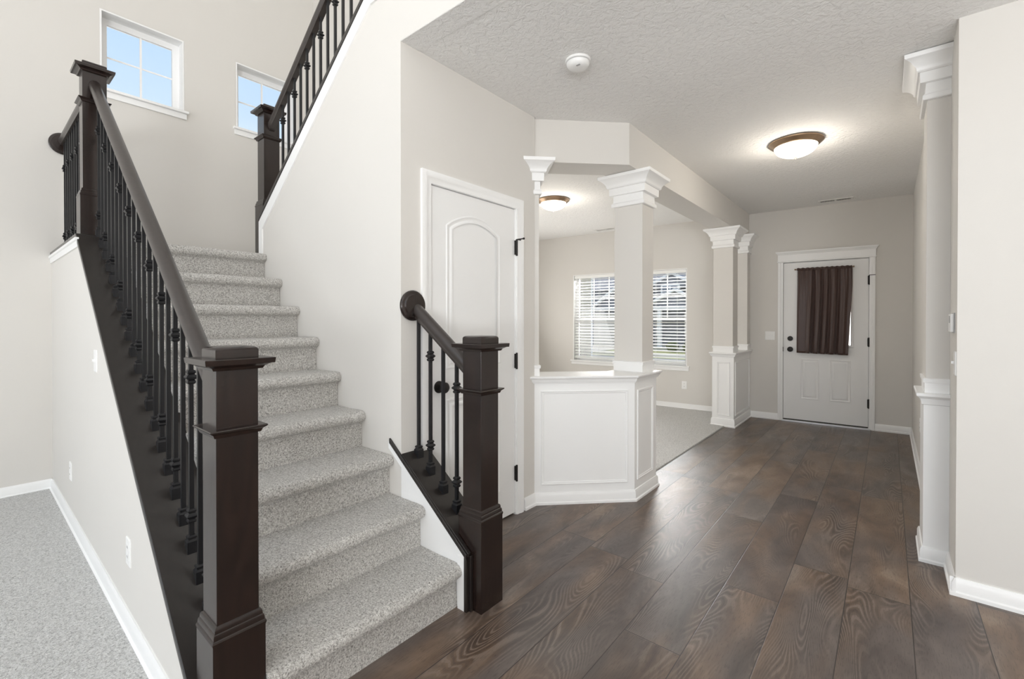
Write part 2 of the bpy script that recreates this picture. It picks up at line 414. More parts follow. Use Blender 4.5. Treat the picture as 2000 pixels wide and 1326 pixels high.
mb = MB(); base_run(mb, FW(-3.6), FW(-.25), -1); base_run(mb, FW(.0), FW(.318), -1); base_run(mb, FW(1.316), FW(1.65), -1)
struct('baseboard_front', mb, M['trim'])
mb = MB(); base_run(mb, (.215, 6.9), (.215, 3.64), -1)
base_run(mb, (.253, 3.36), (.253, 2.9995), -1); base_run(mb, (.2325, 3.02), (4, 3.02), -1)
struct('baseboard_right', mb, M['trim'])

# ------------------------------------------------------------------ staircase
RUN, RISE, X0 = .2575, .2, -1.515
st = thing('staircase', (-2.6, 1.0, 0), 'carpeted staircase rising left from the dark plank floor to a landing', 'stairs')
def step_profile(k, last=False):
    xr = X0 - RUN * k; z0 = RISE * k - (.0 if k == 0 else .02); z1 = RISE * (k + 1)
    back = xr - RUN - .03
    P = [(xr, z0), (xr, z1 - .072)]
    c = (xr + .012, z1 - .030); r = .030
    P += [(xr + .004, z1 - .066)]
    for i in range(9):
        a = math.radians(-80 + 170 * i / 8); P.append((c[0] + r * math.cos(a), c[1] + r * math.sin(a)))
    P += [(xr - .02, z1 + .0005), (xr - .12, z1 - .002), (back, z1 - .002), (back, z0)]
    return P
for k in range(9):
    P = step_profile(k)
    if k == 8:
        P = [(p[0] if p[0] > xr_ else p[0], p[1]) for xr_ in [0] for p in P]
    ys = [.6415, 1.438]
    nseg = 34; loops = []
    rnd = random.Random(k)
    for i in range(nseg + 1):
        y = ys[0] + (ys[1] - ys[0]) * i / nseg; q = rnd.uniform(-.0012, .0012)
        e_ = -.004 if i in (0, nseg) else 0
        loops.append([(x + (q + e_ if j in range(1, 13) else 0), y, z + (q * .6 if j in range(3, 15) else 0)) for j, (x, z) in enumerate(P)])
    ml = MB(); ml.loft(loops)
    if k == 0:
        ml.prism([(max(x, -1.6425), z) for x, z in P if x > -1.70 or z > 0] , .6045, .6415, 'y')
    mesh_obj('step', ml, M['stair_carpet'], st, smooth=50)
xl = X0 - RUN * 8
mesh_obj('landing', MB().box(-4.985, xl - RUN, .652, 2.535, 1.6, 1.798).box(xl - RUN - .001, xl - .1, 1.565, 2.535, 1.6, 1.798), M['stair_carpet'], st, bevel=.004)

# left knee wall (below the sloped plate) and right stub wall
PL = lambda x: .805 - .79 * (x + 2.454)            # left plate top
PR = lambda x: .492 - .745 * (x + 1.755)           # right plate top
PU = lambda x: 2.65 + .735 * (x + 2.885)           # upper plate top
xc = -3.751
struct('wall_knee', MB().prism([(-4.99, 0), (-1.645, 0), (-1.645, PL(-1.645) - .02), (xc, PL(xc) - .02), (-4.99, PL(xc) - .02)], .447, .640, 'y'), M['wall'], smooth=0)
struct('wall_stub', MB().prism([(-1.93, 0), (-1.535, 0), (-1.535, PR(-1.535) - .02), (-1.93, PR(-1.93) - .02)], 1.44, 1.60, 'y').prism([(-1.535, 0), (-1.4635, 0), (-1.4635, PR(-1.4635) - .028), (-1.535, PR(-1.535) - .028)], 1.44, 1.4605, 'y'), M['trim'], smooth=0)

# ------------------------------------------------------------------ newel posts
def newel(x, y, zb, zblock, ztop, label, w=.058, band=.245, lip=True, zfoot=None):
    o = thing('newel_post', (x, y, zb), label, 'newel post', 'dark newel posts of the staircase')
    bw = w + .0145
    mb = MB(); mb.rects(x - bw, x + bw, y - bw, y + bw, [(zb, 0), (zblock, 0)]); mesh_obj('base_block', mb, M['esp'], o, bevel=.002)
    mb = MB(); mb.rects(x - w, x + w, y - w, y + w, [(zblock - .004, .0145), (zblock + .004, .0165), (zblock + .009, .015), (zblock + .011, .0125), (zblock + .020, .012), (zblock + .026, .0105), (zblock + .028, .008), (zblock + .037, .0075), (zblock + .043, .005), (zblock + .046, 0)])
    mesh_obj('base_moulding', mb, M['esp'], o, smooth=25)
    zc = ztop - .07                                   # bottom of cap moulding
    mb = MB(); mb.rects(x - w, x + w, y - w, y + w, [(zblock, 0), (zc + .02, 0)]); mesh_obj('shaft', mb, M['esp'], o, bevel=.0015)
    zn = ztop - band
    mb = MB(); mb.rects(x - w, x + w, y - w, y + w, [(zn - .022, 0), (zn - .020, .006), (zn - .010, .010), (zn - .003, .019), (zn, .021), (zn + .003, .019), (zn + .004, 0)])
    mesh_obj('collar', mb, M['esp'], o, smooth=25)
    mb = MB(); mb.rects(x - w, x + w, y - w, y + w, [(zc, 0), (zc + .002, .010), (zc + .010, .014), (zc + .016, .024), (zc + .018, .028), (zc + .019, .036), (zc + .034, .038), (zc + .036, .036), (zc + .036, .0)])
    mesh_obj('cap_moulding', mb, M['esp'], o, smooth=25)
    mb = MB(); mb.rects(x - w, x + w, y - w, y + w, [(zc + .034, .001), (zc + .060, .001), (zc + .066, -.002), (zc + .0695, -.008), (zc + .071, -.016)])
    mesh_obj('cap_block', mb, M['esp'], o, smooth=50)
    return o
newel(-1.569, .530, 0, .366, 1.229, 'large dark newel post in the foreground at the bottom left of the stairs')
newel(-1.458, 1.5355, 0, .407, 1.236, 'short-railing dark newel post on the plank floor in front of the white closet door')
newel(-3.93, .545, 1.832, 2.09, 2.935, 'dark newel post where the left railing turns at the landing, topped before a high window', band=.24)
newel(-3.732, 1.535, 1.80, 2.19, 2.965, 'dark newel post at the foot of the upper flight railing', band=.245)

# ------------------------------------------------------------------ balusters and rails
def rail_profile():
    w, h = .030, .032
    return [(-.019, -h), (.019, -h), (.019, -h + .010), (.027, -h + .020), (.030, -.002), (.029, .012), (.022, .024), (.010, .031), (0, .032), (-.010, .031), (-.022, .024), (-.029, .012), (-.030, -.002), (-.027, -h + .020), (-.019, -h + .010)]
def rail(mb, a, b, vert=1.0):
    """handrail swept between two points along x, cut vertically"""
    L = []
    for p in (a, b): L.append([(p[0], p[1] + o, p[2] + h * vert) for o, h in rail_profile()])
    return mb.loft(L)
def sq(mb, x, y, prof, tilt=0):
    mb.loft([[(x - h, y - h, z), (x + h, y - h, z), (x + h, y + h, z), (x - h, y + h, z)] for z, h in prof])
def baluster(parent, x, y, z0, z1, knots=None, s=.0072, shoe=True):
    mb = MB(); sq(mb, x, y, [(z0 - .01, s), (z1, s)]); bo = mesh_obj('baluster', mb, M['iron'], parent, smooth=0)
    for kz in knots or []:
        mk = MB(); sq(mk, x, y, [(kz - .027, s), (kz - .025, .011), (kz - .020, .0135), (kz - .014, .0125), (kz - .011, .0095), (kz - .004, .0165), (kz, .0185), (kz + .004, .0165), (kz + .011, .0095), (kz + .014, .0125), (kz + .020, .0135), (kz + .025, .011), (kz + .027, s)])
        mesh_obj('knuckle', mk, M['iron'], bo, smooth=20)
    if shoe:
        mk = MB(); sq(mk, x, y, [(z0 - .03, .0175), (z0 + .030, .0175), (z0 + .037, .0125), (z0 + .040, .0125), (z0 + .042, .0145), (z0 + .047, .0145), (z0 + .049, .0125), (z0 + .052, s)])
        mesh_obj('shoe', mk, M['iron'], bo, smooth=20)
    return bo
RG = 'stair railings with black iron balusters'
# near (left) railing
r1 = thing('stair_railing', (-2.7, .546, .9), 'long sloping left railing with dark handrail and black iron balusters', 'railing', RG)
RL = lambda x: 1.685 - .80 * (x + 2.5)
rail_o = MB(); rail(rail_o, (-1.627, .546, RL(-1.627)), (-3.872, .546, RL(-3.872)), 1.25)
mesh_obj('handrail', rail_o, M['esp_rail'], r1, smooth=40)
def sloped_board(mb, f, x0, x1, y0, y1, t, lip=0):
    return mb.prism([(x0, f(x0) - t), (x1, f(x1) - t), (x1, f(x1)), (x0, f(x0))], y0, y1, 'y')
mb = MB(); sloped_board(mb, PL, -3.747, -1.643, .438, .650, .030)
mesh_obj('shoe_rail', mb, M['esp_plate'], r1, bevel=.004)
for k in range(-3, 19):
    x = -2.01 - .0968 * k
    kn = [PL(x) + .643, PL(x) + .124] if k % 2 == 0 else None
    baluster(r1, x, .546, PL(x), RL(x) - .02, kn)
# landing railing (level) to the left wall
r2 = thing('stair_railing', (-4.5, .50, 1.83), 'short level railing on the landing running to the left wall', 'railing', RG)
mb = MB(); rail(mb, (-3.989, .515, 2.70), (-4.965, .515, 2.70)); mesh_obj('handrail', mb, M['esp_rail'], r2, smooth=40)
mb = MB(); mb.lathe([(.0, .0), (.078, 0), (.083, .006), (.083, .016), (.078, .021), (.066, .022), (.062, .028), (.0, .028)], (-4.99, .515, 2.685), 36, axis='x')
mesh_obj('rosette', mb, M['esp'], r2, smooth=30)
mb = MB(); mb.box(-4.985, -3.748, .438, .650, PL(xc) - .028, PL(xc)); mesh_obj('shoe_rail', mb, M['esp_plate'], r2, bevel=.004)
for k in range(9):
    x = -4.10 - .098 * k
    baluster(r2, x, .515, PL(xc), 2.68, [PL(xc) + .643, PL(xc) + .124] if k % 2 == 0 else None)
# white cap trim under the level plate
mb = MB(); mb.prism([(.447, PL(xc) - .085), (.439, PL(xc) - .085), (.437, PL(xc) - .050), (.430, PL(xc) - .045), (.430, PL(xc) - .029), (.447, PL(xc) - .029)], -4.985, -3.70, 'x')
struct('trim_1', mb, M['trim'])
# right (short) railing
r3 = thing('stair_railing', (-1.7, 1.53, .5), 'short sloping right railing with four balusters and a round wall rosette', 'railing', RG)
RR = lambda x: 1.150 - .725 * (x + 1.62)
mb = MB(); rail(mb, (-1.517, 1.53, RR(-1.517)), (-1.915, 1.53, RR(-1.915)), 1.25); mesh_obj('handrail', mb, M['esp_rail'], r3, smooth=40)
mb = MB(); mb.lathe([(.0, .0), (.074, 0), (.080, .006), (.080, .014), (.075, .020), (.062, .021), (.057, .028), (.0, .028)], (-1.93, 1.508, 1.385), 40, axis='x')
mesh_obj('rosette', mb, M['esp'], r3, smooth=30)
mb = MB(); mb.prism([(-2.02, PR(-2.02) - .026), (-1.446, PR(-1.446) - .026), (-1.446, PR(-1.446)), (-2.02, PR(-2.02))], 1.428, 1.4401, 'y')
mb.prism([(-1.532, PR(-1.532) - .026), (-1.446, PR(-1.446) - .026), (-1.446, PR(-1.446)), (-1.532, PR(-1.532))], 1.4402, 1.4610, 'y')
mb.prism([(-1.929, PR(-1.929) - .026), (-1.532, PR(-1.532) - .026), (-1.532, PR(-1.532)), (-1.929, PR(-1.929))], 1.44, 1.615, 'y')
mesh_obj('shoe_rail', mb, M['esp_plate'], r3, bevel=.003)
mb = MB(); mb.box(-1.463, -1.446, 1.430, 1.4610, 0, PR(-1.46) - .022); mb.box(-1.4455, -1.434, 1.446, 1.4610, 0, PR(-1.44) - .004)
mesh_obj('end_board', mb, M['esp_plate'], r3, bevel=.002)
for i, x in enumerate((-1.612, -1.709, -1.806, -1.900)):
    baluster(r3, x, 1.53, PR(x), RR(x) - .02, [PR(x) + .595, PR(x) + .138] if i % 2 == 0 else None)
# upper flight railing
r4 = thing('stair_railing', (-2.9, 1.54, 2.65), 'upper flight railing climbing right above the white stair wall', 'railing', RG)
RU = lambda x: PU(x) + .735
mb = MB(); rail(mb, (-3.673, 1.535, RU(-3.673)), (-2.1, 1.535, RU(-2.1)), 1.22); mesh_obj('handrail', mb, M['esp_rail'], r4, smooth=40)
mb = MB(); mb.prism([(-3.657, PU(-3.657) - .032), (-3.65, PU(-3.65) - .032), (-2.20, PU(-2.20) - .032), (4, PU(-2.20) - .032), (4, PU(-2.20)), (-2.20, PU(-2.20)), (-3.657, PU(-3.657))], 1.425, 1.645, 'y')
mesh_obj('shoe_rail', mb, M['esp_plate'], r4, bevel=.003)
for k in range(11):
    x = -3.53 + .0935 * (k * 1.0 + .0) + .046
    baluster(r4, x, 1.535, PU(x), RU(x) - .02, [PU(x) + .585, PU(x) + .13] if k % 2 == 0 else None)
# white skirt bands on the stair wall
mb = MB()
q = [(-3.657, 1.80), (-3.60, 1.80), (-3.60, PU(-3.60) - .135), (-2.19, PU(-2.19) - .125), (4, PU(-2.19) - .125), (4, PU(-2.2) - .033), (-2.2, PU(-2.2) - .033), (-3.657, PU(-3.657) - .033)]
mb.prism([q[0], q[1], q[2], q[7]], 1.430, 1.4405, 'y'); mb.prism([q[2], q[3], q[6], q[7]], 1.430, 1.4405, 'y'); mb.prism([q[3], q[4], q[5], q[6]], 1.430, 1.4405, 'y')
struct('trim_2', mb, M['trim'], smooth=0)
mb = MB()
mb.prism([(-2.03, PR(-2.03) - .062), (-1.4635, PR(-1.4635) - .062), (-1.4635, PR(-1.4635) - .026), (-2.03, PR(-2.03) - .026)], 1.433, 1.4405, 'y')
mb.box(-1.505, -1.4635, 1.431, 1.4402, 0, PR(-1.48) - .045)
struct('trim_3', mb, M['trim'], smooth=0)
mb = MB()
mb.prism([(-3.751, PL(-3.751) - .045), (-1.62, PL(-1.62) - .045), (-1.62, PL(-1.62) - .030), (-3.751, PL(-3.751) - .030)], .443, .4475, 'y')
struct('trim_4', mb, M['trim'], smooth=0)

# ------------------------------------------------------------------ half walls with columns
CAPP = [(2.195, 0), (2.198, .016), (2.203, .019), (2.222, .019), (2.230, .013), (2.234, .008), (2.288, .006), (2.289, .030), (2.343, .032), (2.345, .040), (2.352, .046), (2.364, .048), (2.372, .052), (2.384, .060), (2.398, .074), (2.408, .088), (2.412, .096), (2.416, .098), (2.434, .099)]
BASEP = [(.905, .004), (.965, .004), (.966, .010), (.986, .012), (.990, .004)]
def capital(mb, x0, x1, y0, y1, T=None, dz=0, k=1.0):
    return mb.rects(x0, x1, y0, y1, [(z + dz, o * k) for z, o in CAPP], T)
def panel_frame(mb, u0, u1, z0, z1, fr, w=.022, d=.009):
    mb.ring([(u0, z0), (u1, z0), (u1, z1), (u0, z1)], [(0, 0), (.001, d * .8), (.006, d), (.010, d * .55), (w - .004, d * .5), (w, 0)], fr)
hw = thing('half_wall', (-1.7, 2.95, 0), 'white panelled half wall angled at 45 degrees beside the closet door', 'half wall')
out = [(-1.93, 2.585), (-1.412, 3.103), (-1.412, 3.50), (-1.66, 3.50), (-1.66, 3.20), (-2.10, 2.755)]
def off_poly(P, o, open_side=None):
    n = len(P); R = []
    for i in range(n):
        p0, p1, p2 = Vector(P[i - 1]), Vector(P[i]), Vector(P[(i + 1) % n])
        a = (p1 - p0).normalized(); b_ = (p2 - p1).normalized(); na = Vector((a.y, -a.x)); nb = Vector((b_.y, -b_.x))
        m_ = na + nb; m_ = m_ / max(.25, m_.dot(na)); R.append((p1.x + m_.x * o, p1.y + m_.y * o))
    return R
def poly_stack(mb, P, prof):
    return mb.loft([[(x, y, z) for x, y in off_poly(P, o)] for z, o in prof])
mb = MB(); mb.prism(out, 0, .868, 'z'); mesh_obj('wall_body', mb, M['trim'], hw, smooth=0)
mb = MB(); poly_stack(mb, out, [(.858, .0), (.860, .010), (.868, .011), (.870, .018), (.880, .020), (.892, .026), (.896, .034), (.900, .036), (.908, .036), (.911, .033)])
mesh_obj('ledge_cap', mb, M['trim'], hw, smooth=30)
mb = MB(); poly_stack(mb, out, [(0, .020), (.014, .020), (.020, .012), (.062, .012), (.072, .008), (.080, .006), (.083, .0)])
mesh_obj('base_moulding', mb, M['trim'], hw, smooth=30)
mb = MB(); panel_frame(mb, .046, .683, .137, .806, lambda u, w, d: T45 @ Vector((u, -d, w))); mesh_obj('panel_moulding', mb, M['trim'], hw, smooth=20)
mb = MB(); panel_frame(mb, 3.145, 3.425, .143, .800, lambda u, w, d: (-1.412 + d, u, w)); mesh_obj('panel_moulding', mb, M['trim'], hw, smooth=20)

def column(x0, x1, y0, y1, label, cx, name='column', T=None, dz=0, z0=.905, sides=True, group=None):
    o = thing(name, cx, label, 'column', group)
    mb = MB(); mb.rects(x0, x1, y0, y1, [(z0, 0), (2.30 + dz, 0)], T); mesh_obj('shaft', mb, M['wall'], o, bevel=.002)
    mb = MB(); capital(mb, x0, x1, y0, y1, T, dz, 1 if sides else 1); mesh_obj('capital', mb, M['trim'], o, smooth=25)
    mb = MB(); mb.rects(x0, x1, y0, y1, BASEP, T); mesh_obj('base', mb, M['trim'], o, smooth=25)
    return o
column(-1.680, -1.447, 3.312, 3.522, 'nearest square column with white capital on the angled half wall', (-1.563, 3.417, .905))
c0 = T45 @ Vector((.01, .12, .905))
column(-.013, .034, .010, .16, 'slim half column against the closet wall, at the left end of the angled half wall', tuple(c0), 'half_column', T45)
# far half wall against the front wall
hf = thing('half_wall', (-1.57, 6.4, 0), 'white panelled half wall beside the front door', 'half wall')
fo = [(-1.690, 5.965), (-1.44, 5.965), (-1.44, 6.80), (-1.69, 6.79)]
mb = MB(); mb.prism(fo, 0, .868, 'z'); mesh_obj('wall_body', mb, M['trim'], hf, smooth=0)
mb = MB(); poly_stack(mb, fo, [(.858, .0), (.860, .010), (.868, .011), (.870, .018), (.880, .020), (.892, .026), (.896, .032), (.908, .032), (.911, .030)]); mesh_obj('ledge_cap', mb, M['trim'], hf, smooth=30)
mb = MB(); poly_stack(mb, fo, [(0, .020), (.014, .020), (.020, .012), (.070, .012), (.095, .007), (.100, 0)]); mesh_obj('base_moulding', mb, M['trim'], hf, smooth=30)
mb = MB(); panel_frame(mb, -1.635, -1.485, .135, .795, lambda u, w, d: (u, 5.965 - d, w)); mesh_obj('panel_moulding', mb, M['trim'], hf, smooth=20)
mb = MB(); panel_frame(mb, 6.02, 6.745, .135, .795, lambda u, w, d: (-1.44 + d, u, w)); mesh_obj('panel_moulding', mb, M['trim'], hf, smooth=20)
column(-1.680, -1.455, 5.975, 6.20, 'far square column with white capital, free-standing before the front door wall', (-1.567, 6.09, .905))
column(-1.680, -1.440, 6.64, 6.785, 'half column against the front wall behind the far square column', (-1.56, 6.71, .905), 'half_column')
# right pilaster with its pedestal, under the hall ceiling
pr = thing('half_column', (.20, 3.48, 0), 'half column on a white pedestal against the right hall wall', 'column')
mb = MB(); mb.rects(.158, .30, 3.34, 3.62, [(.93, 0), (2.60, 0)]); mesh_obj('shaft', mb, M['wall'], pr, bevel=.002)
mb = MB(); mb.rects(.158, .28, 3.34, 3.62, [(2.735 - (2.434 - z), o * .98) for z, o in CAPP]); mesh_obj('capital', mb, M['trim'], pr, smooth=25)
mb = MB(); mb.rects(.158, .27, 3.335, 3.62, [(z + .005, o) for z, o in BASEP]); mesh_obj('base', mb, M['trim'], pr, smooth=25)
mb = MB(); mb.rects(.150, .27, 3.325, 3.63, [(0, .0), (.90, 0)]); mesh_obj('pedestal', mb, M['trim'], pr, smooth=0)
mb = MB(); mb.rects(.150, .27, 3.325, 3.63, [(.852, 0), (.855, .008), (.868, .010), (.885, .014), (.896, .026), (.900, .030), (.912, .030), (.916, .026)]); mesh_obj('ledge_cap', mb, M['trim'], pr, smooth=30)
mb = MB(); mb.rects(.150, .252, 3.325, 3.63, [(0, .018), (.014, .018), (.020, .012), (.062, .012), (.080, .006), (.083, 0)]); mesh_obj('base_moulding', mb, M['trim'], pr, smooth=30)

# ------------------------------------------------------------------ closet door (door_1)
d1 = thing('door_1', (-1.93, 2.0, 0), 'white closet door with an arched upper panel behind the short right railing', 'door', kind='structure')
Y0, Y1, ZT = 1.637, 2.370, 2.048
FC = lambda u, w, d: (-1.937 + d, u, w)
mesh_obj('door_slab', MB().box(-1.975, -1.937, Y0 + .001, Y1 + .001, .012, ZT + .003), M['door'], d1, bevel=.002)
def arch(u0, u1, z0, z1, rise, n=16):
    P = [(u0, z0), (u1, z0), (u1, z1 - rise)]
    for i in range(1, n):
        t = i / n; a = math.pi * t
        P.append((u1 + (u0 - u1) * t, z1 - rise + rise * math.sin(a) ** .8))
    P.append((u0, z1 - rise)); return P
RP = [(0, 0), (.003, .0045), (.009, .0055), (.016, .0015), (.026, .001), (.034, .006), (.042, .0072), (.050, .0072)]
mb = MB(); P = arch(1.755, 2.225, 1.03, 1.935, .085); mb.ring(P, RP[:-1] + [(.044, .0072)], FC); mesh_obj('upper_panel', mb, M['door'], d1, smooth=30)
mb = MB(); mb.ring([(1.755, .19), (2.225, .19), (2.225, .86), (1.755, .86)], RP[:-1] + [(.044, .0072)], FC); mesh_obj('lower_panel', mb, M['door'], d1, smooth=30)
def casing(mb, u0, u1, z1, fr, w=.062, d=.017):
    """three-sided moulded casing around an opening"""
    prof = [(0, 0), (0, d * .55), (.006, d * .65), (w * .45, d * .72), (w * .55, d * .95), (w * .85, d), (w, d * .9), (w, 0)]
    L = []
    for o, h in prof: L.append([fr(u0 - o, 0, h), fr(u0 - o, z1 + o, h), fr(u1 + o, z1 + o, h), fr(u1 + o, 0, h)])
    return mb.loft(L, cap=False, closed=False)
mb = MB(); casing(mb, 1.634, 2.379, 2.055, lambda u, w, d: (-1.93 + d, u, w), .066)
mb.box(-2.045, -1.926, 1.622, 1.6345, 0, 2.067); mb.box(-2.045, -1.926, 2.3725, 2.385, 0, 2.067); mb.box(-2.045, -1.926, 1.6345, 2.3725, 2.0535, 2.067)
mb.box(-2.00, -1.980, 1.634, 2.373, .0, 2.053)
mesh_obj('door_casing', mb, M['trim'], d1, smooth=30)
k = MB(); k.lathe([(0, 0), (.034, 0), (.034, .006), (.020, .009), (.013, .012), (.012, .030), (.022, .036), (.029, .046), (.030, .056), (.024, .064), (.012, .068), (0, .0685)], (-1.937, 1.700, .935), 32, axis='x')
mesh_obj('door_knob', k, M['black'], d1, smooth=40)
for z in (1.795, 1.035, .28):
    mb = MB(); mb.lathe([(0, -.055), (.0075, -.055), (.0075, .055), (0, .055)], (-1.922, 2.376, z), 14); mb.box(-1.934, -1.920, 2.366, 2.376, z - .048, z + .048)
    h = mesh_obj('hinge', mb, M['black'], d1)
    if z > 1.5:
        mb = MB(); mb.lathe([(0, 0), (.004, 0), (.004, .050), (.007, .052), (.007, .060), (0, .060)], (-1.918, 2.376, z + .054), 10, axis='x')
        mb.box(-1.925, -1.915, 2.376, 2.43, z + .051, z + .057); mesh_obj('door_stop', mb, M['black'], h)

# ------------------------------------------------------------------ front door (door_2)
d2 = thing('door_2', tuple(TF @ Vector((.82, 0, 0))), 'white front door with a brown curtained window and black knob', 'door', rz=TH, kind='structure')
def FD(u, w, d): return TF @ Vector((u, .012 - d, w))
mb = MB(); cells(mb, .378, 1.252, .03, 2.046, [(.575, 1.085, 1.0, 1.90)], .012, .055, TF); mesh_obj('door_slab', mb, M['door'], d2, smooth=0)
mb = MB(); mb.ring([(.548, .972), (1.112, .972), (1.112, 1.928), (.548, 1.928)], [(0, 0), (.002, .010), (.010, .013), (.020, .010), (.028, .004), (.030, -.01)], FD); mesh_obj('lite_frame', mb, M['door'], d2, smooth=25)
mesh_obj('lite_shade', MB().box(.576, 1.084, .040, .0415, 1.001, 1.899, TF), M['shade'], d2, smooth=0)
mesh_obj('lite_glass', MB().box(.575, 1.085, .030, .034, 1.0, 1.9, TF), M['glass'], d2, smooth=0)
for a, b_ in ((.567, .765), (.870, 1.085)):
    mb = MB(); mb.ring([(a, .30), (b_, .30), (b_, .815), (a, .815)], RP, FD); mesh_obj('lower_panel', mb, M['door'], d2, smooth=30)
mb = MB()
casing(mb, .372, 1.258, 2.054, lambda u, w, d: TF @ Vector((u, -d, w)), .056, .016)
mb.box(.355, .374, 0, .155, 0, 2.056, TF); mb.box(1.256, 1.272, 0, .155, 0, 2.056, TF); mb.box(.374, 1.256, 0, .155, 2.050, 2.066, TF)
mb.box(.370, .395, .057, .155, 0, 2.05, TF); mb.box(1.235, 1.262, .057, .155, 0, 2.05, TF); mb.box(.395, 1.235, .057, .155, 2.02, 2.05, TF)
mesh_obj('door_casing', mb, M['trim'], d2, smooth=30)
mb = MB(); mb.rects(.316, 1.316, -.018, .0, [(2.054, 0), (2.056, .008), (2.068, .010), (2.072, .002), (2.150, .002), (2.156, .008), (2.172, .018), (2.180, .026), (2.192, .027)], TF)
mesh_obj('header_trim', mb, M['trim'], d2, smooth=30)
mesh_obj('threshold', MB().box(.36, 1.27, -.028, .15, -.001, .018, TF), M['alu'], d2, bevel=.003)
mesh_obj('door_sweep', MB().box(.38, 1.25, .010, .05, .018, .031, TF), M['rubber'], d2, smooth=0)
def knob(u, z, big):
    prof = [(0, 0), (.033, 0), (.033, .008), (.028, .012), (.013, .014), (.012, .03), (.024, .036), (.030, .048), (.027, .060), (.012, .066), (0, .066)] if big else [(0, 0), (.031, 0), (.031, .010), (.026, .016), (.010, .018), (.010, .022), (0, .022)]
    mb = MB(); mb.lathe([(r, -h) for r, h in prof], (u, .012, z), 30, axis='y', T=TF); return mb
mesh_obj('door_knob', knob(.453, .931, True), M['black'], d2, smooth=40)
mesh_obj('deadbolt', knob(.453, 1.070, False), M['black'], d2, smooth=40)
mesh_obj('strike_plate', MB().box(.370, .378, -.004, .012, .90, .96, TF), M['black'], d2)
for z in (1.785, 1.045, .31):
    mb = MB(); mb.lathe([(0, -.055), (.0075, -.055), (.0075, .055), (0, .055)], (1.255, -.008, z), 14, T=TF); mb.box(1.243, 1.256, -.002, .013, z - .05, z + .05, TF)
    h = mesh_obj('hinge', mb, M['black'], d2)
    if z > 1.5:
        mb = MB(); mb.box(1.255, 1.315, -.016, -.010, z + .055, z + .062, TF); mesh_obj('door_stop', mb, M['black'], h)
# curtain rod and curtain
rd = thing('curtain_rod', tuple(TF @ Vector((.81, -.03, 1.955))), 'thin bronze curtain rod across the top of the front door window', 'curtain rod', rz=TH)
mb = MB(); mb.lathe([(0, 0), (.0055, 0), (.0055, .60), (0, .60)], (.508, -.030, 1.955), 14, axis='x', T=TF); mesh_obj('rod', mb, M['bronze'], rd)
for u in (.508, 1.108):
    mb = MB(); mb.box(u - .004, u + .004, -.034, .012, 1.948, 1.962, TF); mb.lathe([(0, -.008), (.008, -.006), (.010, 0), (.008, .006), (0, .008)], (u, -.03, 1.955), 14, axis='x', T=TF)
    mesh_obj('bracket', mb, M['bronze'], rd)
cu = thing('curtain', tuple(TF @ Vector((.81, -.04, .89))), 'dark brown satin curtain gathered over the front door window', 'curtain', rz=TH)
nu, nz = 150, 40; V = []; F = []
folds = [(.0, 0), (.04, .2), (.18, .1), (.26, 1.0), (.31, -.9), (.36, .2), (.42, .9), (.46, -.8), (.50, .2), (.55, .8), (.60, -.5), (.66, .7), (.71, .5), (.755, -1.0), (.82, .3), (.88, .6), (.94, .0), (1.0, .15)]
def fold(t):
    for (a, p), (b_, q_) in zip(folds, folds[1:]):
        if a <= t <= b_:
            s_ = (t - a) / (b_ - a); s_ = s_ * s_ * (3 - 2 * s_); return p + (q_ - p) * s_
    return 0
for j in range(nz + 1):
    h = j / nz                                        # 0 bottom .. 1 top
    for i in range(nu + 1):
        t = i / nu
        ul = .528 + .008 * h; ur = 1.056 + .040 * min(1, h * 1.3)
        u = ul + (ur - ul) * t
        amp = (.015 + .013 * (1 - h)) * (1 if h < .96 else .7)
        tt = t + .015 * math.sin(3 * h + 5 * t) * (1 - h)
        d = fold(min(1, max(0, tt))) * amp + (.0035 * math.sin(t * 110 + 2 * h) * (h ** 4))
        z = .892 - .010 * t + (1.955 - .892 + .010 * t) * h + (.006 * abs(math.sin(t * 38)) if j == nz else 0)
        V.append((u, -.044 - d, z))
for j in range(nz):
    for i in range(nu):
        a = j * (nu + 1) + i; F.append((a, a + 1, a + nu + 2, a + nu + 1))
mb = MB(); mb.add(V, F, TF); mesh_obj('curtain_cloth', mb, M['curtain'], cu, solid=.002, smooth=60)
mb = MB()
V = []; F = []
for i in range(nu + 1):
    t = i / nu; u = .530 + .562 * t; d = fold(t) * .008
    for z in (1.936, 1.968): V.append((u, -.048 - d * .6 - .0015 * math.sin(t * 150), z + .003 * math.sin(t * 70)))
for i in range(nu): F.append((2 * i, 2 * i + 2, 2 * i + 3, 2 * i + 1))
mb.add(V, F, TF); mesh_obj('rod_pocket', mb, M['curtain'], cu, solid=.002, smooth=60)

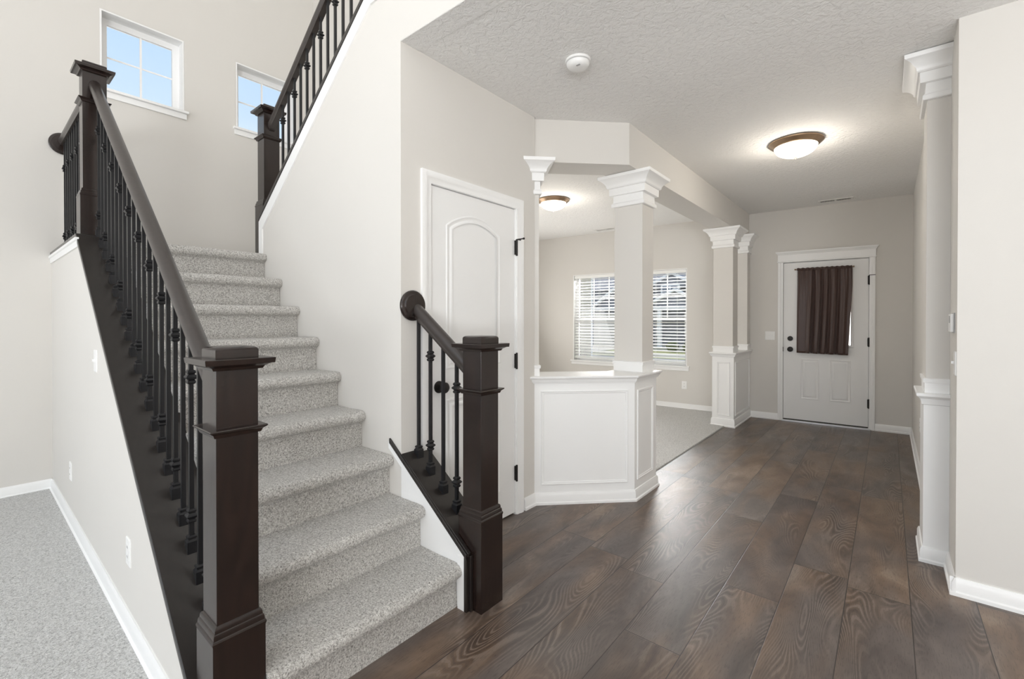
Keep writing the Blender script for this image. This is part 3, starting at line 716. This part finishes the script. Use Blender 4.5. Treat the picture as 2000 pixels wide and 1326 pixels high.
# ------------------------------------------------------------------ windows
def window(name, label, T, u0, u1, z0, z1, depth, rail_z=None, grid=None, sill=.03, apron=.07, over=.035, sash=.045, centre=False, rz=0):
    o = thing(name, tuple(T @ Vector(((u0 + u1) / 2, 0, z0))), label, 'window', rz=rz, kind='structure')
    jd = depth - .05
    mb = MB()                                          # jamb liner
    mb.box(u0 - .001, u0 + .012, 0, depth, z0, z1, T); mb.box(u1 - .012, u1 + .001, 0, depth, z0, z1, T)
    mb.box(u0 + .012, u1 - .012, 0, depth, z1 - .012, z1 + .001, T); mesh_obj('jamb', mb, M['trim'], o, smooth=0)
    mb = MB(); a, b_, c, d = u0 + .012, u1 - .012, z0 + .0, z1 - .012
    halves = [(a, b_)] if not centre else [(a, (a + b_) / 2 - .03), ((a + b_) / 2 + .03, b_)]
    if centre: mb.box((a + b_) / 2 - .03, (a + b_) / 2 + .03, jd - .06, depth, c, d, T)
    gl = []
    for p, q_ in halves:
        zs = [(c, d)] if rail_z is None else [(c, rail_z + .02), (rail_z - .02, d)]
        for n_, (e0, e1) in enumerate(zs):
            dd = jd if n_ == 0 else jd + .018
            mb.box(p, p + sash, dd, dd + .03, e0, e1, T); mb.box(q_ - sash, q_, dd, dd + .03, e0, e1, T)
            mb.box(p + sash, q_ - sash, dd, dd + .03, e0, e0 + sash, T); mb.box(p + sash, q_ - sash, dd, dd + .03, e1 - sash, e1, T)
            gl.append((p + sash, q_ - sash, e0 + sash, e1 - sash, dd))
    mesh_obj('window_frame', mb, M['vinyl'], o, smooth=0)
    for n_, (p, q_, e0, e1, dd) in enumerate(gl):
        gp = mesh_obj('pane', MB().box(p, q_, dd + .014, dd + .017, e0, e1, T), M['glass'], o, smooth=0)
        if grid and (n_ % 2 == 1 or rail_z is None):
            mg = MB(); nx, nz_ = grid
            for i in range(1, nx): mg.box(p + (q_ - p) * i / nx - .008, p + (q_ - p) * i / nx + .008, dd + .007, dd + .013, e0, e1, T)
            for i in range(1, nz_): mg.box(p, q_, dd + .009, dd + .0125, e0 + (e1 - e0) * i / nz_ - .007, e0 + (e1 - e0) * i / nz_ + .007, T)
            mesh_obj('muntin', mg, M['vinyl'], gp, smooth=0)
    mb = MB(); mb.box(u0 - over, u1 + over, -.038, depth - .05, z0 - .018, z0 + .004, T); mesh_obj('window_sill', mb, M['trim'], o, bevel=.004)
    mb = MB(); mb.box(u0 - over + .012, u1 + over - .012, -.015, 0, z0 - .018 - apron, z0 - .018, T); mesh_obj('window_apron', mb, M['trim'], o, bevel=.003)
    return o
window('window_1', 'small high window with four panes, nearer the left wall rail', TL, *WIN_L[0][:2], *WIN_L[0][2:], .165, grid=(2, 2), sash=.05, apron=.05, over=.028, rz=math.radians(90))
window('window_2', 'small high window partly behind the upper railing', TL, *WIN_L[1][:2], *WIN_L[1][2:], .165, grid=(2, 2), sash=.05, apron=.05, over=.028, rz=math.radians(90))
window('window_3', 'wide double dining room window with white blinds', TF, *WIN_F, .15, rail_z=1.325, grid=(3, 2), centre=True, apron=.05, over=.04, sash=.04, rz=TH)
# white drywall returns of the high windows read as trim: thin head/side reveals are the jamb parts above

# blinds, one per half of the dining window
def blind(u0, u1, label):
    o = thing('window_blind', tuple(TF @ Vector(((u0 + u1) / 2, .05, .64))), label, 'blind', 'white slatted blinds on the dining window', rz=TH)
    mesh_obj('headrail', MB().box(u0, u1, .012, .055, 2.008, 2.056, TF), M['slat'], o, bevel=.003)
    zt, zb_ = 1.99, .70; n_ = 28
    for i in range(n_):
        z = zt - (zt - zb_) * i / (n_ - 1); mb = MB(); L = []
        for v_ in range(5):
            s_ = -1 + v_ / 2; L.append((s_ * .022, z + .0025 * (1 - s_ * s_) + s_ * .0055))
        top = [(u0 + .004, .034 + a, b_) for a, b_ in L]; V = []
        for p in L: V += [(u0 + .004, .034 + p[0], p[1]), (u1 - .004, .034 + p[0], p[1]), (u0 + .004, .034 + p[0], p[1] - .0022), (u1 - .004, .034 + p[0], p[1] - .0022)]
        Fs = []
        for v_ in range(4):
            a = v_ * 4; b2 = a + 4; Fs += [(a, a + 1, b2 + 1, b2), (a + 2, b2 + 2, b2 + 3, a + 3)]
        Fs += [(0, 2, 3, 1), (16, 17, 19, 18)]
        mb.add(V, Fs, TF); mesh_obj('slat', mb, M['slat'], o, smooth=0)
    mesh_obj('bottom_rail', MB().box(u0, u1, .016, .052, .668, .684, TF), M['slat'], o, bevel=.003)
    mb = MB()
    for c in (u0 + .13, (u0 + u1) / 2, u1 - .13):
        for d in (.012, .056): mb.box(c - .001, c + .001, d - .0006, d + .0006, .68, 2.01, TF)
    mesh_obj('ladder_cord', mb, M['slat'], o, smooth=0)
blind(-2.70, -1.80, 'white slatted blind in the left half of the dining window')
blind(-1.76, -.86, 'white slatted blind in the right half of the dining window')

# ------------------------------------------------------------------ ceiling lights, smoke detector, vents
def ceiling_light(x, y, label):
    o = thing('ceiling_light', (x, y, CEIL), label, 'ceiling light', 'flush bronze ceiling lights')
    mb = MB(); mb.lathe([(0, 0), (.185, 0), (.193, -.006), (.192, -.014), (.182, -.020), (.178, -.026), (.170, -.030), (.166, -.036), (.157, -.042), (.150, -.044), (0, -.040)], (x, y, CEIL), 56); mesh_obj('lamp_pan', mb, M['bronze'], o, smooth=30)
    mb = MB(); prof = [(.152, -.040)] + [(.150 * math.cos(math.radians(a)), -.044 - .078 * math.sin(math.radians(a))) for a in range(6, 90, 7)] + [(0.004, -.122)]
    mb.lathe(prof, (x, y, CEIL), 56); mesh_obj('glass_dome', mb, M['lampglass'], o, smooth=60)
    mb = MB(); mb.lathe([(0, -.118), (.012, -.119), (.013, -.123), (.007, -.127), (.008, -.132), (.004, -.139), (0, -.140)], (x, y, CEIL), 20); mesh_obj('finial', mb, M['bronze'], o, smooth=50)
    lamp('bulb', 'POINT', (x, y, CEIL - .20), (0, 0, 0), 7.5, (1, .92, .80), shadow_soft_size=.10)
ceiling_light(-.578, 4.27, 'flush bronze ceiling light in the hall near the front door')
ceiling_light(-3.08, 4.50, 'flush bronze ceiling light in the dining room, seen past the angled half wall')
sd = thing('smoke_detector', (-1.323, 2.172, CEIL), 'round white smoke detector on the hall ceiling', 'smoke detector')
mb = MB(); mb.lathe([(0, 0), (.068, 0), (.070, -.004), (.068, -.012), (.064, -.013), (0, -.013)], (-1.323, 2.172, CEIL), 44); mesh_obj('mounting_ring', mb, M['plastic'], sd, smooth=35)
mb = MB(); mb.lathe([(.058, -.012), (.058, -.015), (.0625, -.017), (.062, -.026), (.055, -.038), (.045, -.044), (.026, -.047), (0, -.047)], (-1.323, 2.172, CEIL), 44); mesh_obj('sensor_body', mb, M['plastic'], sd, smooth=40)
mesh_obj('vent_gap', MB().lathe([(0, -.012), (.0605, -.012), (.0605, -.0165), (0, -.0165)], (-1.323, 2.172, CEIL), 44), M['grey_plastic'], sd)
mesh_obj('test_button', MB().box(-1.315, -1.292, 2.135, 2.146, CEIL - .0475, CEIL - .043), M['grey_plastic'], sd, bevel=.001)
def vent(T, u, d, L, Wd, label):
    o = thing('ceiling_vent', tuple(T @ Vector((u, d, CEIL))), label, 'vent', 'white ceiling vents', rz=TH)
    mb = MB(); mb.ring([(u - L / 2, d - Wd / 2), (u + L / 2, d - Wd / 2), (u + L / 2, d + Wd / 2), (u - L / 2, d + Wd / 2)], [(0, 0), (.002, .006), (.018, .008), (.022, .002)], lambda a, b_, h: T @ Vector((a, b_, CEIL - h))); mesh_obj('vent_frame', mb, M['vent'], o)
    mesh_obj('vent_opening', MB().box(u - L / 2 + .02, u + L / 2 - .02, d - Wd / 2 + .02, d + Wd / 2 - .02, CEIL - .001, CEIL - .002, T), M['slot'], o, smooth=0)
    mb = MB(); n_ = 24
    for i in range(n_):
        a = u - L / 2 + .026 + (L - .052) * i / (n_ - 1)
        if abs(i - n_ / 2 + .5) < 1: continue
        mb.box(a - .0022, a + .0022, d - Wd / 2 + .02, d + Wd / 2 - .02, CEIL - .006, CEIL - .001, T)
    mb.box(u - .012, u + .012, d - Wd / 2 + .02, d + Wd / 2 - .02, CEIL - .006, CEIL - .001, T)
    mesh_obj('louvre', mb, M['vent'], o, smooth=0)
vent(TF, .93, -.22, .34, .13, 'white louvred vent in the hall ceiling above the front door')
vent(TF, -2.02, -.22, .34, .13, 'white louvred vent in the dining room ceiling above its window')

# ------------------------------------------------------------------ switches, outlets, thermostat
def plate(name, fr, label, cat, kind_, loc, w=.072, h=.115, group=None, rz=0):
    o = thing(name, loc, label, cat, group, rz=rz)
    mb = MB(); L = []
    for e_, d in ((0, 0), (0, .003), (.003, .0055)):
        L.append([fr(-w / 2 + e_, -h / 2 + e_, d), fr(w / 2 - e_, -h / 2 + e_, d), fr(w / 2 - e_, h / 2 - e_, d), fr(-w / 2 + e_, h / 2 - e_, d)])
    mb.loft(L); mesh_obj('cover_plate', mb, M['plastic'], o)
    def bx(n, u0, u1, w0, w1, d0, d1, mat, par):
        m_ = MB(); m_.loft([[fr(u0, w0, d), fr(u1, w0, d), fr(u1, w1, d), fr(u0, w1, d)] for d in (d0, d1)]); return mesh_obj(n, m_, mat, par, smooth=0)
    if kind_ == 'outlet':
        for c in (-.02, .02):
            f = bx('socket', -.016, .016, c - .0135, c + .0135, .005, .0068, M['plastic'], o)
            for s_ in (-.006, .006): bx('slot', s_ - .0012, s_ + .0012, c - .003, c + .006, .0066, .0071, M['slot'], f)
    elif kind_ == 'switch':
        for c in ([0] if w < .1 else [-.023, .023]):
            f = bx('toggle_frame', c - .006, c + .006, -.0125, .0125, .005, .0062, M['plastic'], o)
            bx('toggle', c - .004, c + .004, -.002, .010, .006, .016, M['plastic'], f)
    return o
def on_y(x, z, y=.447): return (lambda u, w, d: (x + u, y - d, z + w)), (x, y, z)
f, l = on_y(-4.06, .335); plate('wall_outlet', f, 'white wall outlet low on the stair wall, farther from the camera, near the left corner', 'outlet', 'outlet', l)
f, l = on_y(-2.465, .332); plate('wall_outlet', f, 'white wall outlet low on the stair wall, nearer the foreground newel post', 'outlet', 'outlet', l)
f, l = on_y(-3.18, 1.096); plate('light_switch', f, 'white light switch on the stair wall beside the sloping dark plate', 'switch', 'switch', l)
plate('wall_outlet', lambda u, w, d: TF @ Vector((-.876 + u, -d, .353 + w)), 'white wall outlet under the right corner of the dining room window', 'outlet', 'outlet', tuple(TF @ Vector((-.876, 0, .353))), rz=TH)
plate('light_switch', lambda u, w, d: TF @ Vector((.226 + u, -d, 1.102 + w)), 'white double light switch on the wall left of the front door', 'switch', 'switch', tuple(TF @ Vector((.226, 0, 1.102))), w=.116, rz=TH)
plate('wall_outlet', lambda u, w, d: (.215 - d, 5.16 - u, .42 + w), 'white wall outlet on the right hall wall near the half column', 'outlet', 'outlet', (.215, 5.16, .42))
plate('light_switch', lambda u, w, d: (.253 - d, 3.065 - u, 1.10 + w), 'white light switch on the narrow wall edge below the thermostat', 'switch', 'switch', (.253, 3.065, 1.10))
tm = thing('thermostat', (.253, 3.15, 1.30), 'small white thermostat on the narrow wall edge right of the half column', 'thermostat')
mesh_obj('backplate', MB().box(.249, .253, 3.095, 3.205, 1.245, 1.345), M['grey_plastic'], tm, bevel=.001)
mesh_obj('housing', MB().rects(.236, .249, 3.10, 3.20, [(1.25, 0), (1.34, 0)]), M['plastic'], tm, bevel=.003)
mesh_obj('display', MB().box(.2352, .236, 3.115, 3.17, 1.295, 1.33), M['grey_plastic'], tm, smooth=0)

# ------------------------------------------------------------------ outdoors seen through the dining window
struct('ground', MB().box(-60, 40, 7.6, 90, -.62, -.50), M['grass'], smooth=0)
struct('ground_drive', MB().prism([(-8.5, 7.7), (-3.0, 7.7), (-5.6, 15.5), (-13, 15.5)], -.5, -.47, 'z'), M['concrete'], smooth=0)
struct('ground_street', MB().box(-60, 40, 15.5, 20.5, -.5, -.46), M['asphalt'], smooth=0)
struct('ground_walk', MB().box(-60, 40, 22.0, 23.4, -.5, -.45), M['concrete'], smooth=0)
struct('ground_drive_far', MB().box(-19, -12.8, 20.5, 27.9, -.5, -.46), M['concrete'], smooth=0)
ho = thing('house', (-12, 30, -.5), 'slate grey two-storey house with white gables across the street', 'house')
mesh_obj('wall', MB().box(-19.5, -6.5, 28.6, 38, -.5, 3.4), M['siding_dark'], ho, smooth=0)
mb = MB()
mb.prism([(-12.2, 3.3), (-8.6, 3.3), (-10.4, 4.25)], 28.2, 34, 'y'); mesh_obj('gable_wall', mb, M['siding_dark'], ho, smooth=0)
mb = MB(); mb.prism([(28.3, 3.35), (38.3, 3.35), (33.3, 5.6)], -19.9, -6.1, 'x'); mesh_obj('roof', mb, M['shingle'], ho, smooth=0)
def rake(mb, x0, z0, xp, zp, x1, z1, y, w=.16, t=.22, ov=.1):
    for (a, b_), (c, d) in (((x0, z0), (xp, zp)), ((xp, zp), (x1, z1))):
        mb.prism([(a, b_), (c, d), (c, d + w), (a, b_ + w)], y - t, y + ov, 'y')
mb = MB(); rake(mb, -12.3, 3.15, -10.4, 4.15, -8.5, 3.15, 28.2); mesh_obj('gable_trim', mb, M['white_ext'], ho, smooth=0)
mb = MB(); rake(mb, -11.4, 2.05, -9.6, 3.0, -7.8, 2.05, 26.6); mesh_obj('porch_gable_trim', mb, M['white_ext'], ho, smooth=0)
mb = MB(); mb.prism([(-11.4, 2.05), (-9.6, 3.0), (-7.8, 2.05)], 26.65, 28.7, 'y'); mesh_obj('porch_gable', mb, M['siding_dark'], ho, smooth=0)
mb = MB(); mb.box(-13.2, -7.6, 26.5, 28.6, 1.95, 2.10); mesh_obj('porch_beam', mb, M['white_ext'], ho, smooth=0)
for x in (-10.55, -7.9, -13.0): mesh_obj('porch_post', MB().box(x - .11, x + .11, 26.55, 26.77, -.4, 1.95), M['white_ext'], ho, smooth=0)
mesh_obj('porch_floor', MB().box(-13.2, -7.6, 26.4, 28.6, -.5, -.3), M['concrete'], ho, smooth=0)
def hwin(x0, x1, z0, z1, y):
    f = mesh_obj('window', MB().box(x0 - .12, x1 + .12, y - .06, y + .05, z0 - .12, z1 + .12), M['white_ext'], ho, smooth=0)
    mb = MB(); xm = (x0 + x1) / 2
    for a, b_ in ((x0, xm - .05), (xm + .05, x1)):
        for c, d in ((z0, (z0 + z1) / 2 - .03), ((z0 + z1) / 2 + .03, z1)): mb.box(a, b_, y - .09, y - .05, c, d)
    mesh_obj('pane', mb, M['darkglass'], f, smooth=0)
hwin(-10.95, -10.0, 2.62, 3.42, 28.18); hwin(-9.6, -8.6, .4, 1.6, 28.6); hwin(-12.4, -11.5, .4, 1.6, 28.6)
mb = MB(); rake(mb, -15.4, 2.15, -13.6, 3.45, -11.9, 2.15, 27.4); mesh_obj('garage_gable_trim', mb, M['white_ext'], ho, smooth=0)
mb = MB(); mb.prism([(-15.4, 2.15), (-13.6, 3.45), (-11.9, 2.15)], 27.5, 31, 'y'); mb.box(-15.9, -13.1, 27.6, 29, -.5, 2.15); mesh_obj('garage_wall', mb, M['siding_dark'], ho, smooth=0)
mb = MB(); mb.box(-15.5, -13.5, 27.5, 27.6, -.5, 1.75); mesh_obj('garage_door', mb, M['garage'], ho, smooth=0)
mb = MB(); mb.box(-16.1, -11.8, 27.3, 27.6, 2.0, 2.16); mesh_obj('eave_trim', mb, M['white_ext'], ho, smooth=0)
nb = thing('house', (-10.5, 14, -.5), 'cream-sided neighbouring house at the left edge of the dining window view', 'house')
mesh_obj('wall', MB().box(-16.0, -9.64, 15.9, 16.93, -.5, 6.5), M['siding_tan'], nb, smooth=0)
mesh_obj('corner_trim', MB().box(-9.70, -9.61, 16.86, 16.97, -.5, 6.5), M['white_ext'], nb, smooth=0)
nb.location  # root stays on the ground
def bush(x, y, r, label):
    mb = MB(); rnd = random.Random(int(x * 10)); n_ = 12
    L = []
    for j in range(1, 9):
        a = math.pi * j / 9; L.append([(x + r * math.sin(a) * math.cos(2 * math.pi * i / n_) * rnd.uniform(.82, 1.12), y + r * math.sin(a) * math.sin(2 * math.pi * i / n_) * rnd.uniform(.82, 1.12), -.5 + r * .85 - r * .85 * math.cos(a)) for i in range(n_)])
    mb.loft(L); return tag(mesh_obj('bush', mb, M['leaf'], smooth=60), label, 'bush', 'bushes in front of the grey house')
for i, (x, r) in enumerate(((-12.5, .34), (-11.6, .30), (-9.4, .36), (-8.5, .34))):
    bush(x, 25.6, r, 'round dark bush in front of the grey house porch across the street')
